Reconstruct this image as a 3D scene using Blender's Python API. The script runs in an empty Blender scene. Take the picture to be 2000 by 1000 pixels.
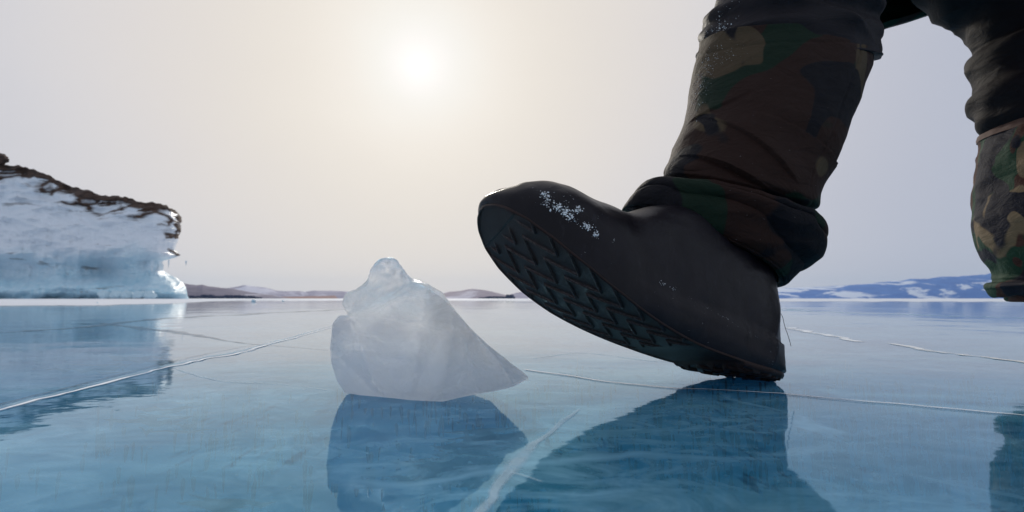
import bpy, bmesh, math, random
from mathutils import Vector, Matrix, noise
from mathutils.bvhtree import BVHTree
random.seed(7)
R = math.radians
scene = bpy.context.scene
C = scene.collection

# ------------------------------------------------------------------ camera
CAMH = 0.085
TILT = math.atan(0.083)
cam_d = bpy.data.cameras.new('camera')
cam = bpy.data.objects.new('camera', cam_d); C.objects.link(cam)
cam.location = (0, 0, CAMH)
cam.rotation_euler = (R(90) + TILT, 0, 0)
cam_d.lens = 18; cam_d.sensor_width = 36; cam_d.sensor_fit = 'HORIZONTAL'
cam_d.clip_start = 0.02; cam_d.clip_end = 60000
cam_d.dof.use_dof = True; cam_d.dof.focus_distance = 0.5; cam_d.dof.aperture_fstop = 11
scene.camera = cam
scene.render.resolution_x = 1024; scene.render.resolution_y = 512

# ------------------------------------------------------------------ sky + sun
SUN = Vector((-0.185, 0.966, 0.4515)).normalized()
SUN_EL = math.asin(SUN.z); SUN_AZ = math.atan2(SUN.x, SUN.y)
w = bpy.data.worlds.new("World"); scene.world = w; w.use_nodes = True
nt = w.node_tree; nt.nodes.clear()
def wn(t, **k):
    n = nt.nodes.new(t)
    for a, b in k.items(): setattr(n, a, b)
    return n
wo = wn('ShaderNodeOutputWorld'); bg = wn('ShaderNodeBackground'); bg2 = wn('ShaderNodeBackground'); add = wn('ShaderNodeAddShader')
sky = wn('ShaderNodeTexSky', sky_type='NISHITA', sun_disc=False)
sky.sun_elevation = SUN_EL; sky.sun_rotation = SUN_AZ; sky.dust_density = 1.0; sky.air_density = 1.0
nt.links.new(sky.outputs[0], bg.inputs[0]); bg.inputs[1].default_value = 0.002
tc = wn('ShaderNodeTexCoord')
nrm = wn('ShaderNodeVectorMath', operation='NORMALIZE'); nt.links.new(tc.outputs['Generated'], nrm.inputs[0])
dot = wn('ShaderNodeVectorMath', operation='DOT_PRODUCT'); nt.links.new(nrm.outputs[0], dot.inputs[0]); dot.inputs[1].default_value = SUN
ac = wn('ShaderNodeMath', operation='ARCCOSINE'); nt.links.new(dot.outputs['Value'], ac.inputs[0])
dv = wn('ShaderNodeMath', operation='DIVIDE'); nt.links.new(ac.outputs[0], dv.inputs[0]); dv.inputs[1].default_value = math.pi
# faint high cloud unevenness
nz = wn('ShaderNodeTexNoise'); nz.inputs['Scale'].default_value = 1.6; nz.inputs['Detail'].default_value = 4
mp = wn('ShaderNodeMapping'); mp.inputs['Scale'].default_value = (1, 1, 3.0)
nt.links.new(nrm.outputs[0], mp.inputs[0]); nt.links.new(mp.outputs[0], nz.inputs['Vector'])
nm = wn('ShaderNodeMath', operation='MULTIPLY_ADD'); nt.links.new(nz.outputs[0], nm.inputs[0]); nm.inputs[1].default_value = 0.035; nm.inputs[2].default_value = -0.0175
sm = wn('ShaderNodeMath', operation='ADD'); nt.links.new(dv.outputs[0], sm.inputs[0]); nt.links.new(nm.outputs[0], sm.inputs[1])
rampn = wn('ShaderNodeValToRGB'); cr = rampn.color_ramp; cr.interpolation = 'B_SPLINE'
SKY = [(0, (1.05, 1.03, 1.01)), (2, (.96, .93, .90)), (4, (.90, .885, .835)), (7.5, (.875, .825, .755)), (12, (.82, .765, .69)), (18, (.765, .715, .66)), (25, (.72, .68, .66)),
       (33, (.655, .645, .67)), (43, (.525, .535, .60)), (55, (.43, .465, .57)), (90, (.45, .49, .57)), (180, (.50, .55, .63))]
for i, (a, c) in enumerate(SKY):
    e = cr.elements[i] if i < 2 else cr.elements.new(a / 180)
    e.position = a / 180
    e.color = (*c, 1)
nt.links.new(sm.outputs[0], rampn.inputs[0])
nt.links.new(rampn.outputs[0], bg2.inputs[0]); bg2.inputs[1].default_value = 1.0
nt.links.new(bg.outputs[0], add.inputs[0]); nt.links.new(bg2.outputs[0], add.inputs[1]); nt.links.new(add.outputs[0], wo.inputs[0])

sd = bpy.data.lights.new('sun', 'SUN'); sd.energy = 1.5; sd.angle = R(5); sd.color = (1, .93, .82)
so = bpy.data.objects.new('sun', sd); C.objects.link(so)
so.rotation_euler = SUN.to_track_quat('Z', 'Y').to_euler()
vs = scene.view_settings; vs.view_transform = 'Standard'; vs.look = 'None'; vs.exposure = 0.03; vs.gamma = 1; vs.use_curve_mapping = False

# ------------------------------------------------------------------ helpers
ct, st = math.cos(TILT), math.sin(TILT)
def ray(u, v):
    cx, cy = (u - 1000) / 1000, (500 - v) / 1000
    return Vector((cx, ct - st * cy, st + ct * cy))
def at(u, v, d):
    """measured direction + chosen distance -> world point"""
    D = ray(u, v); return Vector((0, 0, CAMH)) + D * (d / D.y)
def gnd(u, v, z=0.0):
    D = ray(u, v); return Vector((0, 0, CAMH)) + D * ((z - CAMH) / D.z)

def link(name, verts, faces, mat, parent=None, smooth=True, loc=None):
    me = bpy.data.meshes.new(name); me.from_pydata([tuple(p) for p in verts], [], faces); me.update()
    return linkme(name, me, mat, parent, smooth, loc)
def linkme(name, me, mat, parent=None, smooth=True, loc=None):
    bm = bmesh.new(); bm.from_mesh(me); bmesh.ops.recalc_face_normals(bm, faces=bm.faces); bm.to_mesh(me); bm.free()
    o = bpy.data.objects.new(name, me); C.objects.link(o)
    if mat: me.materials.append(mat)
    me.polygons.foreach_set('use_smooth', [smooth] * len(me.polygons))
    if parent: o.parent = parent
    if loc is not None: o.location = loc
    return o
def tag(o, label=None, cat=None, kind=None, group=None):
    if label: o['label'] = label
    if cat: o['category'] = cat
    if kind: o['kind'] = kind
    if group: o['group'] = group
    return o
def gridfaces(nu, nv, wrap_v=False, off=0):
    f = []
    for i in range(nu - 1):
        for j in range(nv if wrap_v else nv - 1):
            a = off + i * nv + j; b = off + i * nv + (j + 1) % nv
            f.append((a, b, b + nv, a + nv))
    return f
def lerp_table(t, tab):
    if t <= tab[0][0]: return tab[0][1]
    for (a, x), (b, y) in zip(tab, tab[1:]):
        if t <= b:
            k = (t - a) / (b - a); return x + (y - x) * k if not isinstance(x, tuple) else tuple(p + (q - p) * k for p, q in zip(x, y))
    return tab[-1][1]
def catmull(pts, t):
    """pts list of Vector, t in 0..len-1"""
    n = len(pts); i = min(int(t), n - 2); k = t - i
    p0 = pts[max(i - 1, 0)]; p1 = pts[i]; p2 = pts[i + 1]; p3 = pts[min(i + 2, n - 1)]
    return 0.5 * ((2 * p1) + (p2 - p0) * k + (2 * p0 - 5 * p1 + 4 * p2 - p3) * k * k + (3 * p1 - p0 - 3 * p2 + p3) * k ** 3)
def sstep(a, b, x):
    t = max(0, min(1, (x - a) / (b - a))); return t * t * (3 - 2 * t)
def fbm(p, o=4): return noise.fractal(p, 0.9, 2.0, o)

class Mat:
    def __init__(s, name):
        s.m = bpy.data.materials.new(name); s.m.use_nodes = True
        s.t = s.m.node_tree; s.b = s.t.nodes['Principled BSDF']; s.out = s.t.nodes['Material Output']
    def n(s, typ, **k):
        x = s.t.nodes.new(typ)
        for a, b in k.items():
            if a[0] == '_': x.inputs[a[1:]].default_value = b
            else: setattr(x, a, b)
        return x
    def l(s, a, b): s.t.links.new(a, b)
    def coord(s, scale=(1, 1, 1), rot=(0, 0, 0), space='Object'):
        tc = s.n('ShaderNodeTexCoord'); mp = s.n('ShaderNodeMapping')
        mp.inputs['Scale'].default_value = scale; mp.inputs['Rotation'].default_value = rot
        s.l(tc.outputs[space], mp.inputs[0]); return mp.outputs[0]
    def pos(s, scale=(1, 1, 1), rot=(0, 0, 0)):
        g = s.n('ShaderNodeNewGeometry'); mp = s.n('ShaderNodeMapping')
        mp.inputs['Scale'].default_value = scale; mp.inputs['Rotation'].default_value = rot
        s.l(g.outputs['Position'], mp.inputs[0]); return mp.outputs[0]
    def noise(s, vec, scale, detail=4, rough=.5, dist=0):
        x = s.n('ShaderNodeTexNoise'); x.inputs['Scale'].default_value = scale; x.inputs['Detail'].default_value = detail
        x.inputs['Roughness'].default_value = rough; x.inputs['Distortion'].default_value = dist
        s.l(vec, x.inputs['Vector']); return x.outputs[0]
    def ramp(s, fac, els, interp='LINEAR'):
        x = s.n('ShaderNodeValToRGB'); x.color_ramp.interpolation = interp
        for i, (p, c) in enumerate(els):
            e = x.color_ramp.elements[i] if i < 2 else x.color_ramp.elements.new(p)
            e.position = p; e.color = (*c, 1) if isinstance(c, tuple) else (c, c, c, 1)
        s.l(fac, x.inputs[0]); return x.outputs[0]
    def mix(s, fac, a, b):
        x = s.n('ShaderNodeMix', data_type='RGBA')
        for v, i in ((fac, 0), (a, 6), (b, 7)):
            if isinstance(v, (int, float)): x.inputs[i].default_value = v
            elif isinstance(v, tuple): x.inputs[i].default_value = (*v, 1)
            else: s.l(v, x.inputs[i])
        return x.outputs[2]
    def math(s, op, a, b=0.0, c=0.0):
        x = s.n('ShaderNodeMath', operation=op)
        for v, i in ((a, 0), (b, 1), (c, 2)):
            if isinstance(v, (int, float)): x.inputs[i].default_value = v
            else: s.l(v, x.inputs[i])
        return x.outputs[0]
    def bump(s, h, dist, strength=1.0, normal=None):
        x = s.n('ShaderNodeBump'); x.inputs['Distance'].default_value = dist; x.inputs['Strength'].default_value = strength
        s.l(h, x.inputs['Height'])
        if normal: s.l(normal, x.inputs['Normal'])
        return x.outputs[0]
    def set(s, **k):
        for a, v in k.items():
            i = s.b.inputs[a.replace('_', ' ')]
            if isinstance(v, tuple): i.default_value = (*v, 1) if len(v) == 3 and i.type == 'RGBA' else v
            elif isinstance(v, (int, float)): i.default_value = v
            else: s.l(v, i)
        return s

# ------------------------------------------------------------------ materials
def ice_material():
    m = Mat('lake_ice')
    veil = m.noise(m.pos((1.2, 2.4, 1), (0, 0, R(20))), 2.2, 7, .58, 1.2)
    fine = m.noise(m.pos((1, 1, 1)), 26, 6, .6, .4)
    col = m.ramp(veil, [(.30, (.026, .25, .45)), (.5, (.075, .39, .61)), (.70, (.26, .60, .73))])
    col = m.mix(m.ramp(fine, [(.45, 0.0), (.8, .45)]), col, (.16, .40, .52))
    # upright bubble columns seen through the ice: short strokes, in patches
    st1 = m.noise(m.pos((150, 26, 1)), 1.0, 3, .55, .5)
    patch = m.noise(m.pos((1, 1, 1)), 9, 3, .5)
    stroke = m.math('MULTIPLY', m.ramp(st1, [(.56, 0.0), (.66, 1.0)]), m.ramp(patch, [(.46, 0.0), (.6, .8)]))
    col = m.mix(stroke, col, (.012, .075, .145))
    # dark wisps (frozen silt / fracture planes) lying across
    wsp = m.noise(m.pos((9, 34, 1), (0, 0, R(-12))), 1.0, 8, .68, 1.8)
    wm = m.noise(m.pos((1, 1, 1)), 3.4, 2)
    wisp = m.math('MULTIPLY', m.ramp(wsp, [(.56, 0.0), (.70, .9)]), m.ramp(wm, [(.48, 0.0), (.60, 1.0)]))
    col = m.mix(wisp, col, (.02, .16, .27))
    # white specks: trapped bubbles
    vo = m.n('ShaderNodeTexVoronoi'); vo.inputs['Scale'].default_value = 70; m.l(m.pos(), vo.inputs['Vector'])
    sp = m.math('MULTIPLY', m.ramp(vo.outputs['Distance'], [(.05, 1.0), (.12, 0.0)]), m.ramp(patch, [(.5, 0.0), (.62, .7)]))
    col = m.mix(sp, col, (.35, .55, .62))
    far = m.noise(m.pos((.5, 1.3, 1)), 1.0, 6, .6)
    h1 = m.noise(m.pos((1, 1.6, 1)), 5, 4, .5)
    h2 = m.noise(m.pos((1, 1, 1)), .9, 3, .5)
    h3 = m.noise(m.pos((1, 1, 1)), 60, 3, .5)
    n = m.bump(h2, .006); n = m.bump(h1, .0009, 1, n); n = m.bump(h3, .00003, 1, n)
    # glossy surface over a milky upper layer that partly lets one see down to the deeper ice
    t = m.t; t.nodes.remove(m.b)
    fr = m.n('ShaderNodeFresnel'); fr.inputs['IOR'].default_value = 1.62; m.l(n, fr.inputs['Normal'])
    gl = m.n('ShaderNodeBsdfAnisotropic'); m.l(n, gl.inputs['Normal']); m.l(m.ramp(far, [(.35, .02), (.7, .10)]), gl.inputs['Roughness'])
    m.l(m.mix(m.ramp(fr.outputs[0], [(.12, 0.0), (.6, 1.0)]), (.36, .73, 1.0), (1, 1, 1)), gl.inputs['Color'])
    df = m.n('ShaderNodeBsdfDiffuse'); m.l(col, df.inputs[0])
    tp = m.n('ShaderNodeBsdfTransparent'); tp.inputs[0].default_value = (.72, .90, 1, 1)
    see = m.ramp(m.math('ADD', veil, m.math('MULTIPLY_ADD', fine, .3, -.15)), [(.3, .72), (.7, .40)])
    body_ = m.n('ShaderNodeMixShader'); m.l(see, body_.inputs[0]); m.l(df.outputs[0], body_.inputs[1]); m.l(tp.outputs[0], body_.inputs[2])
    fro = m.noise(m.pos((1, 1.8, 1), (0, 0, R(25))), 17, 10, .72, 1.6); frp = m.noise(m.pos((1, 1, 1)), 2.6, 4, .6, .6)
    ffac = m.math('MULTIPLY', m.ramp(fro, [(.42, 0.0), (.66, 1.0)]), m.ramp(frp, [(.36, .12), (.60, .60)]))
    vo2 = m.n('ShaderNodeTexVoronoi'); vo2.feature = 'DISTANCE_TO_EDGE'; vo2.inputs['Scale'].default_value = 1.0
    wv = m.n('ShaderNodeTexNoise'); wv.inputs['Scale'].default_value = 2.2; wv.inputs['Detail'].default_value = 6; m.l(m.pos(), wv.inputs['Vector'])
    wa = m.n('ShaderNodeVectorMath', operation='MULTIPLY_ADD'); m.l(wv.outputs['Color'], wa.inputs[0]); wa.inputs[1].default_value = (.5, .5, 0); m.l(m.pos((.9, 1.7, 0), (0, 0, R(35))), wa.inputs[2])
    m.l(wa.outputs[0], vo2.inputs['Vector'])
    hair = m.math('MULTIPLY', m.ramp(vo2.outputs['Distance'], [(.002, 1.0), (.008, 0.0)]), m.ramp(frp, [(.4, 0.0), (.55, .55)]))
    ffac = m.math('MAXIMUM', ffac, hair)
    frost = m.n('ShaderNodeBsdfDiffuse'); frost.inputs[0].default_value = (.32, .64, .84, 1)
    b2 = m.n('ShaderNodeMixShader'); m.l(ffac, b2.inputs[0]); m.l(body_.outputs[0], b2.inputs[1]); m.l(frost.outputs[0], b2.inputs[2]); body_ = b2
    top_ = m.n('ShaderNodeMixShader'); m.l(fr.outputs[0], top_.inputs[0]); m.l(body_.outputs[0], top_.inputs[1]); m.l(gl.outputs[0], top_.inputs[2])
    m.l(top_.outputs[0], m.out.inputs[0])
    return m.m
def deep_ice_material():
    m = Mat('deep_ice')
    v = m.noise(m.pos((1, 1.4, 1)), 3, 6, .6, 1.0)
    m.set(Base_Color=m.ramp(v, [(.35, (.03, .33, .55)), (.6, (.08, .47, .71)), (.75, (.21, .60, .75))]), Roughness=.9)
    m.b.inputs['Specular IOR Level'].default_value = 0
    return m.m
def snow_material(name='snow', c=(.78, .82, .88)):
    m = Mat(name)
    n = m.noise(m.pos((.3, 1, 1)), 1.2, 6, .6)
    m.set(Base_Color=m.mix(m.ramp(n, [(.35, 0.0), (.7, 1.0)]), tuple(x * .86 for x in c), c), Roughness=.75, Normal=m.bump(n, .02))
    return m.m
def rubber_material():
    m = Mat('black_rubber')
    p = m.coord()
    sm = m.noise(p, 26, 5, .6, .3); sc = m.noise(m.coord((30, 8, 8), (0, .3, .4)), 5, 6, .7)
    fn = m.noise(p, 900, 2, .5)
    col = m.ramp(sm, [(.3, (.0055, .0044, .0068)), (.7, (.0100, .0080, .0118))])
    col = m.mix(m.ramp(sc, [(.60, 0.0), (.74, .35)]), col, (.05, .046, .055))
    du = m.noise(p, 260, 6, .75); dm = m.noise(p, 14, 3, .5)
    col = m.mix(m.math('MULTIPLY', m.ramp(du, [(.62, 0.0), (.74, .16)]), m.ramp(dm, [(.48, 0.0), (.68, 1.0)])), col, (.16, .155, .17))
    m.set(Base_Color=col, Roughness=m.ramp(sm, [(.3, .27), (.7, .42)]), Specular_IOR_Level=.20, IOR=1.45, Normal=m.bump(fn, .00007, .7, m.bump(sm, .0012)))
    return m.m
def sole_material():
    m = Mat('outsole_rubber')
    p = m.coord(); sm = m.noise(p, 40, 5, .6); g = m.noise(p, 800, 3, .6)
    col = m.ramp(sm, [(.3, (.017, .0085, .0072)), (.7, (.028, .014, .012))])
    wr = m.n('ShaderNodeAttribute'); wr.attribute_name = 'edge_dust_highlight'
    col = m.mix(m.math('MULTIPLY', wr.outputs['Fac'], m.ramp(g, [(.4, .1), (.6, .75)])), col, (.135, .10, .095))  # greyer tread edges: dust tone doubling as a painted bevel highlight
    col = m.mix(m.ramp(g, [(.66, 0.0), (.74, .2)]), col, (.08, .06, .055))
    m.set(Base_Color=col, Roughness=.5, Specular_IOR_Level=.2, Normal=m.bump(g, .0003))
    return m.m
def camo_material(name, gain=1.0, seed=0.0, scale=1.0, split=.52):
    m = Mat(name)
    def layer(off, sc, lo, hi, stretch=(1, 1, 1)):
        tc = m.n('ShaderNodeTexCoord'); mp = m.n('ShaderNodeMapping'); mp.inputs['Location'].default_value = (off + seed, off * 1.7, seed * 2 - off)
        mp.inputs['Scale'].default_value = stretch
        m.l(tc.outputs['Object'], mp.inputs[0])
        return m.ramp(m.noise(mp.outputs[0], sc * scale, 1.6, .40, .6), [(lo, 0.0), (hi, 1.0)])
    g = lambda c: tuple(x * gain for x in c)
    col = m.mix(layer(0, 13, split, split + .012, (1, 1, .7)), g((.052, .022, .016)), g((.014, .040, .022)))
    col = m.mix(layer(5.3, 12, .60, .612, (1, 1, .75)), col, g((.15, .105, .060)))
    col = m.mix(layer(9.1, 13, .565, .577, (1, 1, .8)), col, g((.009, .009, .016)))
    wv = m.n('ShaderNodeTexWave', wave_type='BANDS'); wv.inputs['Scale'].default_value = 420
    m.l(m.coord(), wv.inputs['Vector'])
    f = m.noise(m.coord(), 500, 2)
    soft = m.noise(m.coord((1, 1, 1.6), (0, .5, 0)), 30, 7, .62, 1.6)
    fade = m.noise(m.coord(), 60, 5, .6)
    col = m.mix(m.ramp(fade, [(.5, 0.0), (.8, .08)]), col, g((.09, .07, .06)))
    m.set(Base_Color=col, Roughness=.72, Normal=m.bump(f, .0002, .6, m.bump(soft, .0032)))
    m.b.inputs['Specular IOR Level'].default_value = .15
    return m.m
def cloth_material(name, a, b, rough=.6):
    m = Mat(name); p = m.coord()
    s = m.noise(p, 22, 5, .6, .4); f = m.noise(p, 600, 2)
    cr = m.noise(m.coord((1, 1, 2.2)), 30, 5, .6, 1.0)
    m.set(Base_Color=m.mix(s, a, b), Roughness=rough, Normal=m.bump(f, .0002, .6, m.bump(cr, .002)))
    m.b.inputs['Specular IOR Level'].default_value = .12
    return m.m
def simple(name, c, rough=.6, **k):
    m = Mat(name); n = m.noise(m.coord(), 40, 4)
    m.set(Base_Color=m.mix(n, tuple(x * .8 for x in c), tuple(min(1, x * 1.15) for x in c)), Roughness=rough, **k); return m.m

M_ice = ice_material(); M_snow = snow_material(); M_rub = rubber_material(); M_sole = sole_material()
M_camo = camo_material('camouflage_cloth', .40, 0.4, .85); M_camo2 = camo_material('camouflage_cloth_second', 1.3, 3.6, 1.15, .46)
M_camo3 = camo_material('camouflage_jacket', .7, 7.7, .7)
M_dark = cloth_material('charcoal_nylon', (.008, .0075, .010), (.014, .012, .016), .6)
M_dark2 = cloth_material('brown_black_nylon', (.007, .0055, .007), (.013, .0095, .011), .7)
M_brown = simple('brown_binding', (.10, .048, .034), .8)
M_thread = simple('grey_thread', (.03, .035, .05))
M_frost = simple('snow_grains', (.85, .88, .93), .6)
M_skin = simple('skin', (.45, .27, .2), .5)

# ------------------------------------------------------------------ lake ice (one sheet)
def ground():
    ys = [-400, -40, -6, -1.2, -.2, .1, .2, .35, .6, 1, 1.8, 3.5, 7, 16, 40, 120, 400, 1500, 5000, 16000]
    xs = [-16000, -4000, -900, -200, -50, -12, -4, -1.5, -.6, 0, .6, 1.5, 4, 12, 50, 200, 900, 4000, 16000]
    v = [(x, y, 0) for y in ys for x in xs]
    o = link('lake_ice', v, gridfaces(len(ys), len(xs)), M_ice, smooth=False)
    tag(o, 'clear blue frozen lake surface', kind='structure')
ground()
def deep():
    ys = [-3, 0, 1, 3, 8, 20]; xs = [-16, -6, -2, 0, 2, 6, 16]
    o = link('deep_ice', [(x, y, -.16) for y in ys for x in xs], gridfaces(len(ys), len(xs)), deep_ice_material(), smooth=False)
    tag(o, 'deeper blue ice below the clear surface', kind='structure')
    # upright columns of frozen bubbles in the ice
    rnd = random.Random(11); V = []; F = []; V2 = []; F2 = []
    cl = [(.30, .36, .16, .12, 26), (.12, .30, .10, .08, 16), (.45, .42, .15, .10, 18), (.02, .33, .10, .08, 6), (-.22, .34, .12, .1, 5), (.25, .60, .3, .12, 10), (.62, .5, .2, .1, 10), (-.4, .55, .3, .2, 6)]
    for (cx, cy, sx, sy, k) in cl:
        for _ in range(k * 5):
            gx, gy = rnd.gauss(cx, sx), rnd.gauss(cy, sy)
            if gy < .16: continue
            for _ in range(rnd.randint(2, 9)):
                x = gx + rnd.gauss(0, .014); y = gy + rnd.gauss(0, .012)
                z1 = -rnd.uniform(.006, .05); L = rnd.uniform(.005, .028) * rnd.random() ** .5 + .003; r = rnd.uniform(.0005, .0019)
                o0 = len(V); lean = rnd.gauss(0, .06)
                for q, (f, zz) in enumerate(((.2, 0), (1, .15), (.8, .6), (.4, .9), (.1, 1))):
                    for a in range(6):
                        V.append((x + lean * L * zz + r * f * math.cos(a * 1.047), y + r * f * math.sin(a * 1.047), z1 - L * zz))
                for q in range(4):
                    for a in range(6): F.append((o0 + q * 6 + a, o0 + q * 6 + (a + 1) % 6, o0 + (q + 1) * 6 + (a + 1) % 6, o0 + (q + 1) * 6 + a))
            if rnd.random() < .5:
                for _ in range(rnd.randint(1, 5)):
                    x = gx + rnd.gauss(0, .03); y = gy + rnd.gauss(0, .03); z = -rnd.uniform(.004, .05); r = rnd.uniform(.0007, .0024); o0 = len(V2)
                    V2 += [(x + r, y, z), (x - r, y, z), (x, y + r, z), (x, y - r, z), (x, y, z + r * .5), (x, y, z - r * .5)]
                    for t in ((0, 2, 4), (2, 1, 4), (1, 3, 4), (3, 0, 4), (2, 0, 5), (1, 2, 5), (3, 1, 5), (0, 3, 5)): F2.append(tuple(o0 + k_ for k_ in t))
    o = link('bubble_columns', V, F, simple('dark_bubble', (.004, .10, .20), .8)); tag(o, 'upright dark strings of bubbles frozen into the ice', 'bubbles', kind='stuff')
    # dark feathery fracture flakes just below the surface
    V3 = []; F3 = []
    for (u, v, su, sv, k, ang) in ((935, 850, 50, 12, 34, .25), (1010, 850, 22, 14, 26, .3), (905, 895, 26, 8, 12, .15), (1085, 885, 36, 12, 30, .1), (1060, 905, 26, 8, 18, -.1), (870, 905, 12, 6, 6, .2), (1120, 872, 20, 8, 12, .3), (1225, 955, 14, 6, 8, 0), (250, 690, 90, 14, 10, 0), (440, 960, 22, 8, 8, .1), (330, 800, 60, 20, 8, 0)):
        for _ in range(k):
            c = gnd(u + rnd.gauss(0, su), min(v + rnd.gauss(0, sv), 990)); z = -rnd.uniform(.002, .012); L = 1.7 * rnd.uniform(.004, .018) * max(1, c.y * 2.2); wd = 1.8 * rnd.uniform(.0007, .0024) * max(1, c.y * 2.2); a = ang + rnd.gauss(0, .25); o0 = len(V3)
            n_ = 7
            for q in range(n_):
                f = q / (n_ - 1) * 2 - 1; w_ = wd * (1 - f * f) * rnd.uniform(.4, 1.3) + .00005
                cx_ = c.x + f * L * math.cos(a); cy_ = c.y + f * L * math.sin(a) + rnd.gauss(0, wd * .5)
                zz_ = z + wd * rnd.uniform(-.4, .4); V3 += [(cx_, cy_, min(zz_, -.001)), (cx_, cy_ + w_ * .6, min(zz_, -.001) - w_ * 1.6)]
            for q in range(n_ - 1): F3.append((o0 + 2 * q, o0 + 2 * q + 1, o0 + 2 * q + 3, o0 + 2 * q + 2))
    o = link('fracture_flakes', V3, F3, simple('dark_flake', (.004, .03, .06), .8)); tag(o, 'dark feathery fracture flakes frozen below the surface', 'ice fractures', kind='stuff')
    o = link('trapped_bubbles', V2, F2, simple('pale_bubble', (.6, .8, .88), .8)); tag(o, 'small pale bubbles frozen into the ice', 'bubbles', kind='stuff')
deep()
def snow_field():
    v = []; f = []; n = 160
    for i in range(n + 1):
        u = -1400 + 4600 * i / n
        v0 = lerp_table(u, [(-1400, 602.0), (0, 596.5), (180, 596), (340, 592), (420, 587.5), (700, 586.8), (1000, 587), (1500, 588.3), (2000, 589), (3200, 590)])
        v0 += 1.3 * noise.noise(Vector((u * .022, 3, 0))) + .6 * noise.noise(Vector((u * .1, 7, 0)))
        p = gnd(u, max(v0, 584.9), .006)
        q = gnd(u, 583.14, .006); q = p.normalized() * 2500; q.z = .006
        mid = p * 1.0; mid.x *= 1.15; mid.y *= 1.15; mid.z = .02
        v += [(p.x, p.y, .002), tuple(mid), (q.x * .02, q.y * .02, .05), (q.x, q.y, .05)]
    # keep rows ordered by distance
    vv = []
    for i in range(n + 1):
        a, b, c, d = v[4 * i:4 * i + 4]
        ra = math.hypot(a[0], a[1]); k = max(1.6 * ra, 50) / math.hypot(c[0], c[1])
        vv += [a, b, (c[0] * k, c[1] * k, .05), d]
    o = link('snow_field', vv, gridfaces(n + 1, 4), M_snow)
    tag(o, 'strip of wind packed snow along the far shore', kind='structure')
snow_field()

# ------------------------------------------------------------------ cracks in the ice
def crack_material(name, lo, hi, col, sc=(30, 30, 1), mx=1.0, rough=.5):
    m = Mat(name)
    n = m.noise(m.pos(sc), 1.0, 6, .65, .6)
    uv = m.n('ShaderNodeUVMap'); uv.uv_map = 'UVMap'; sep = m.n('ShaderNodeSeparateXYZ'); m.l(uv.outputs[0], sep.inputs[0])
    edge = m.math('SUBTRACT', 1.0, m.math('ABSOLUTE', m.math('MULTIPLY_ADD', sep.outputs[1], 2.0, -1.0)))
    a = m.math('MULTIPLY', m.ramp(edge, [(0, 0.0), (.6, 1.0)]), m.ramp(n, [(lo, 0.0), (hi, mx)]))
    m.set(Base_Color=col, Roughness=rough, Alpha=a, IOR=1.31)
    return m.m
M_cw = crack_material('crack_white', .28, .52, (.90, .94, .97), (16, 16, 1), 1.0, .8)
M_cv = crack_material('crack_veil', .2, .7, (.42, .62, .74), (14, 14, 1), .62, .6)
M_cd = crack_material('crack_dark', .25, .55, (.02, .12, .20), (10, 10, 1), .85, .15)
def crack(path, wid, mat, label, z=.0004, jit=.3, n=90):
    P = [gnd(*p) for p in path]; N = len(P) - 1
    pts = [catmull(P, N * i / n) for i in range(n + 1)]
    ws = [lerp_table(N * i / n, list(enumerate(wid))) for i in range(n + 1)] if isinstance(wid, list) else [wid] * (n + 1)
    v = []; uv = []
    for i, p in enumerate(pts):
        t = (pts[min(i + 1, n)] - pts[max(i - 1, 0)]); t.z = 0; t.normalize(); s = Vector((-t.y, t.x, 0))
        c = p + s * ws[i] * jit * fbm(p * 14 / max(.4, p.y)) * 2
        ww = ws[i] * (1 + .5 * noise.noise(p * 20))
        v += [(c - s * ww / 2).to_tuple()[:2] + (z,), (c + s * ww / 2).to_tuple()[:2] + (z,)]
        uv += [(i / n, 0), (i / n, 1)]
    o = link('ice_crack', v, gridfaces(n + 1, 2), mat, smooth=False)
    l = o.data.uv_layers.new(name='UVMap')
    for lp in o.data.loops: l.data[lp.index].uv = uv[lp.vertex_index]
    tag(o, label, kind='structure')
pa = [(-160, 836), (0, 797), (160, 758), (330, 715), (410, 697), (480, 683), (530, 670), (590, 653), (650, 636), (720, 620)]
crack(pa, [.02, .02, .022, .022, .02, .02, .016, .012, .008, .006], M_cv, 'pale veil of the long diagonal crack left of the ice block', .0004, .2)
crack([(x, y + 3) for x, y in pa], [.005, .005, .006, .007, .008, .010, .010, .005, .004, .003], M_cw, 'bright line along the long diagonal crack', .0008, .8)
crack([(x, y - 7) for x, y in pa[:6]], [.003] * 6, M_cd, 'dark edge of the long diagonal crack', .0007, .5)
crack([(200, 631), (270, 641), (350, 650), (430, 663), (500, 673), (570, 678), (640, 684)], [.03, .05, .04, .01, .008, .006, .004], M_cd, 'thin dark crack crossing the diagonal one', .0005, .4)
crack([(1025, 722), (1110, 734), (1190, 746), (1300, 757), (1400, 762), (1520, 769), (1700, 785), (1850, 798), (2000, 812), (2200, 834)], [.0035] * 10, M_cw, 'thin bright crack running behind the boot heel', .0006, .35)
crack([(1025, 723.5), (1110, 735.5), (1190, 747.5), (1300, 758.5), (1400, 764), (1520, 771), (1700, 787), (1850, 800), (2000, 814), (2200, 836)], [.003] * 10, M_cd, 'dark line beside the crack behind the boot heel', .0007, .35)
crack([(1090, 727), (1190, 742), (1320, 750), (1420, 751), (1520, 748)], [.0022] * 5, M_cv, 'faint crack branch beside the heel', .0005, .3)
crack([(1525, 640), (1600, 652), (1690, 668)], [.04, .03, .022], M_cw, 'white pressure crack beyond the boot', .0006, .5)
crack([(1730, 671), (1790, 681), (1860, 691)], [.018, .024, .018], M_cw, 'white pressure crack middle piece', .0006, .5)
crack([(1880, 692), (1940, 700), (2010, 711), (2100, 726)], [.018, .02, .02, .018], M_cw, 'white pressure crack at the right edge', .0006, .5)
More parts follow.
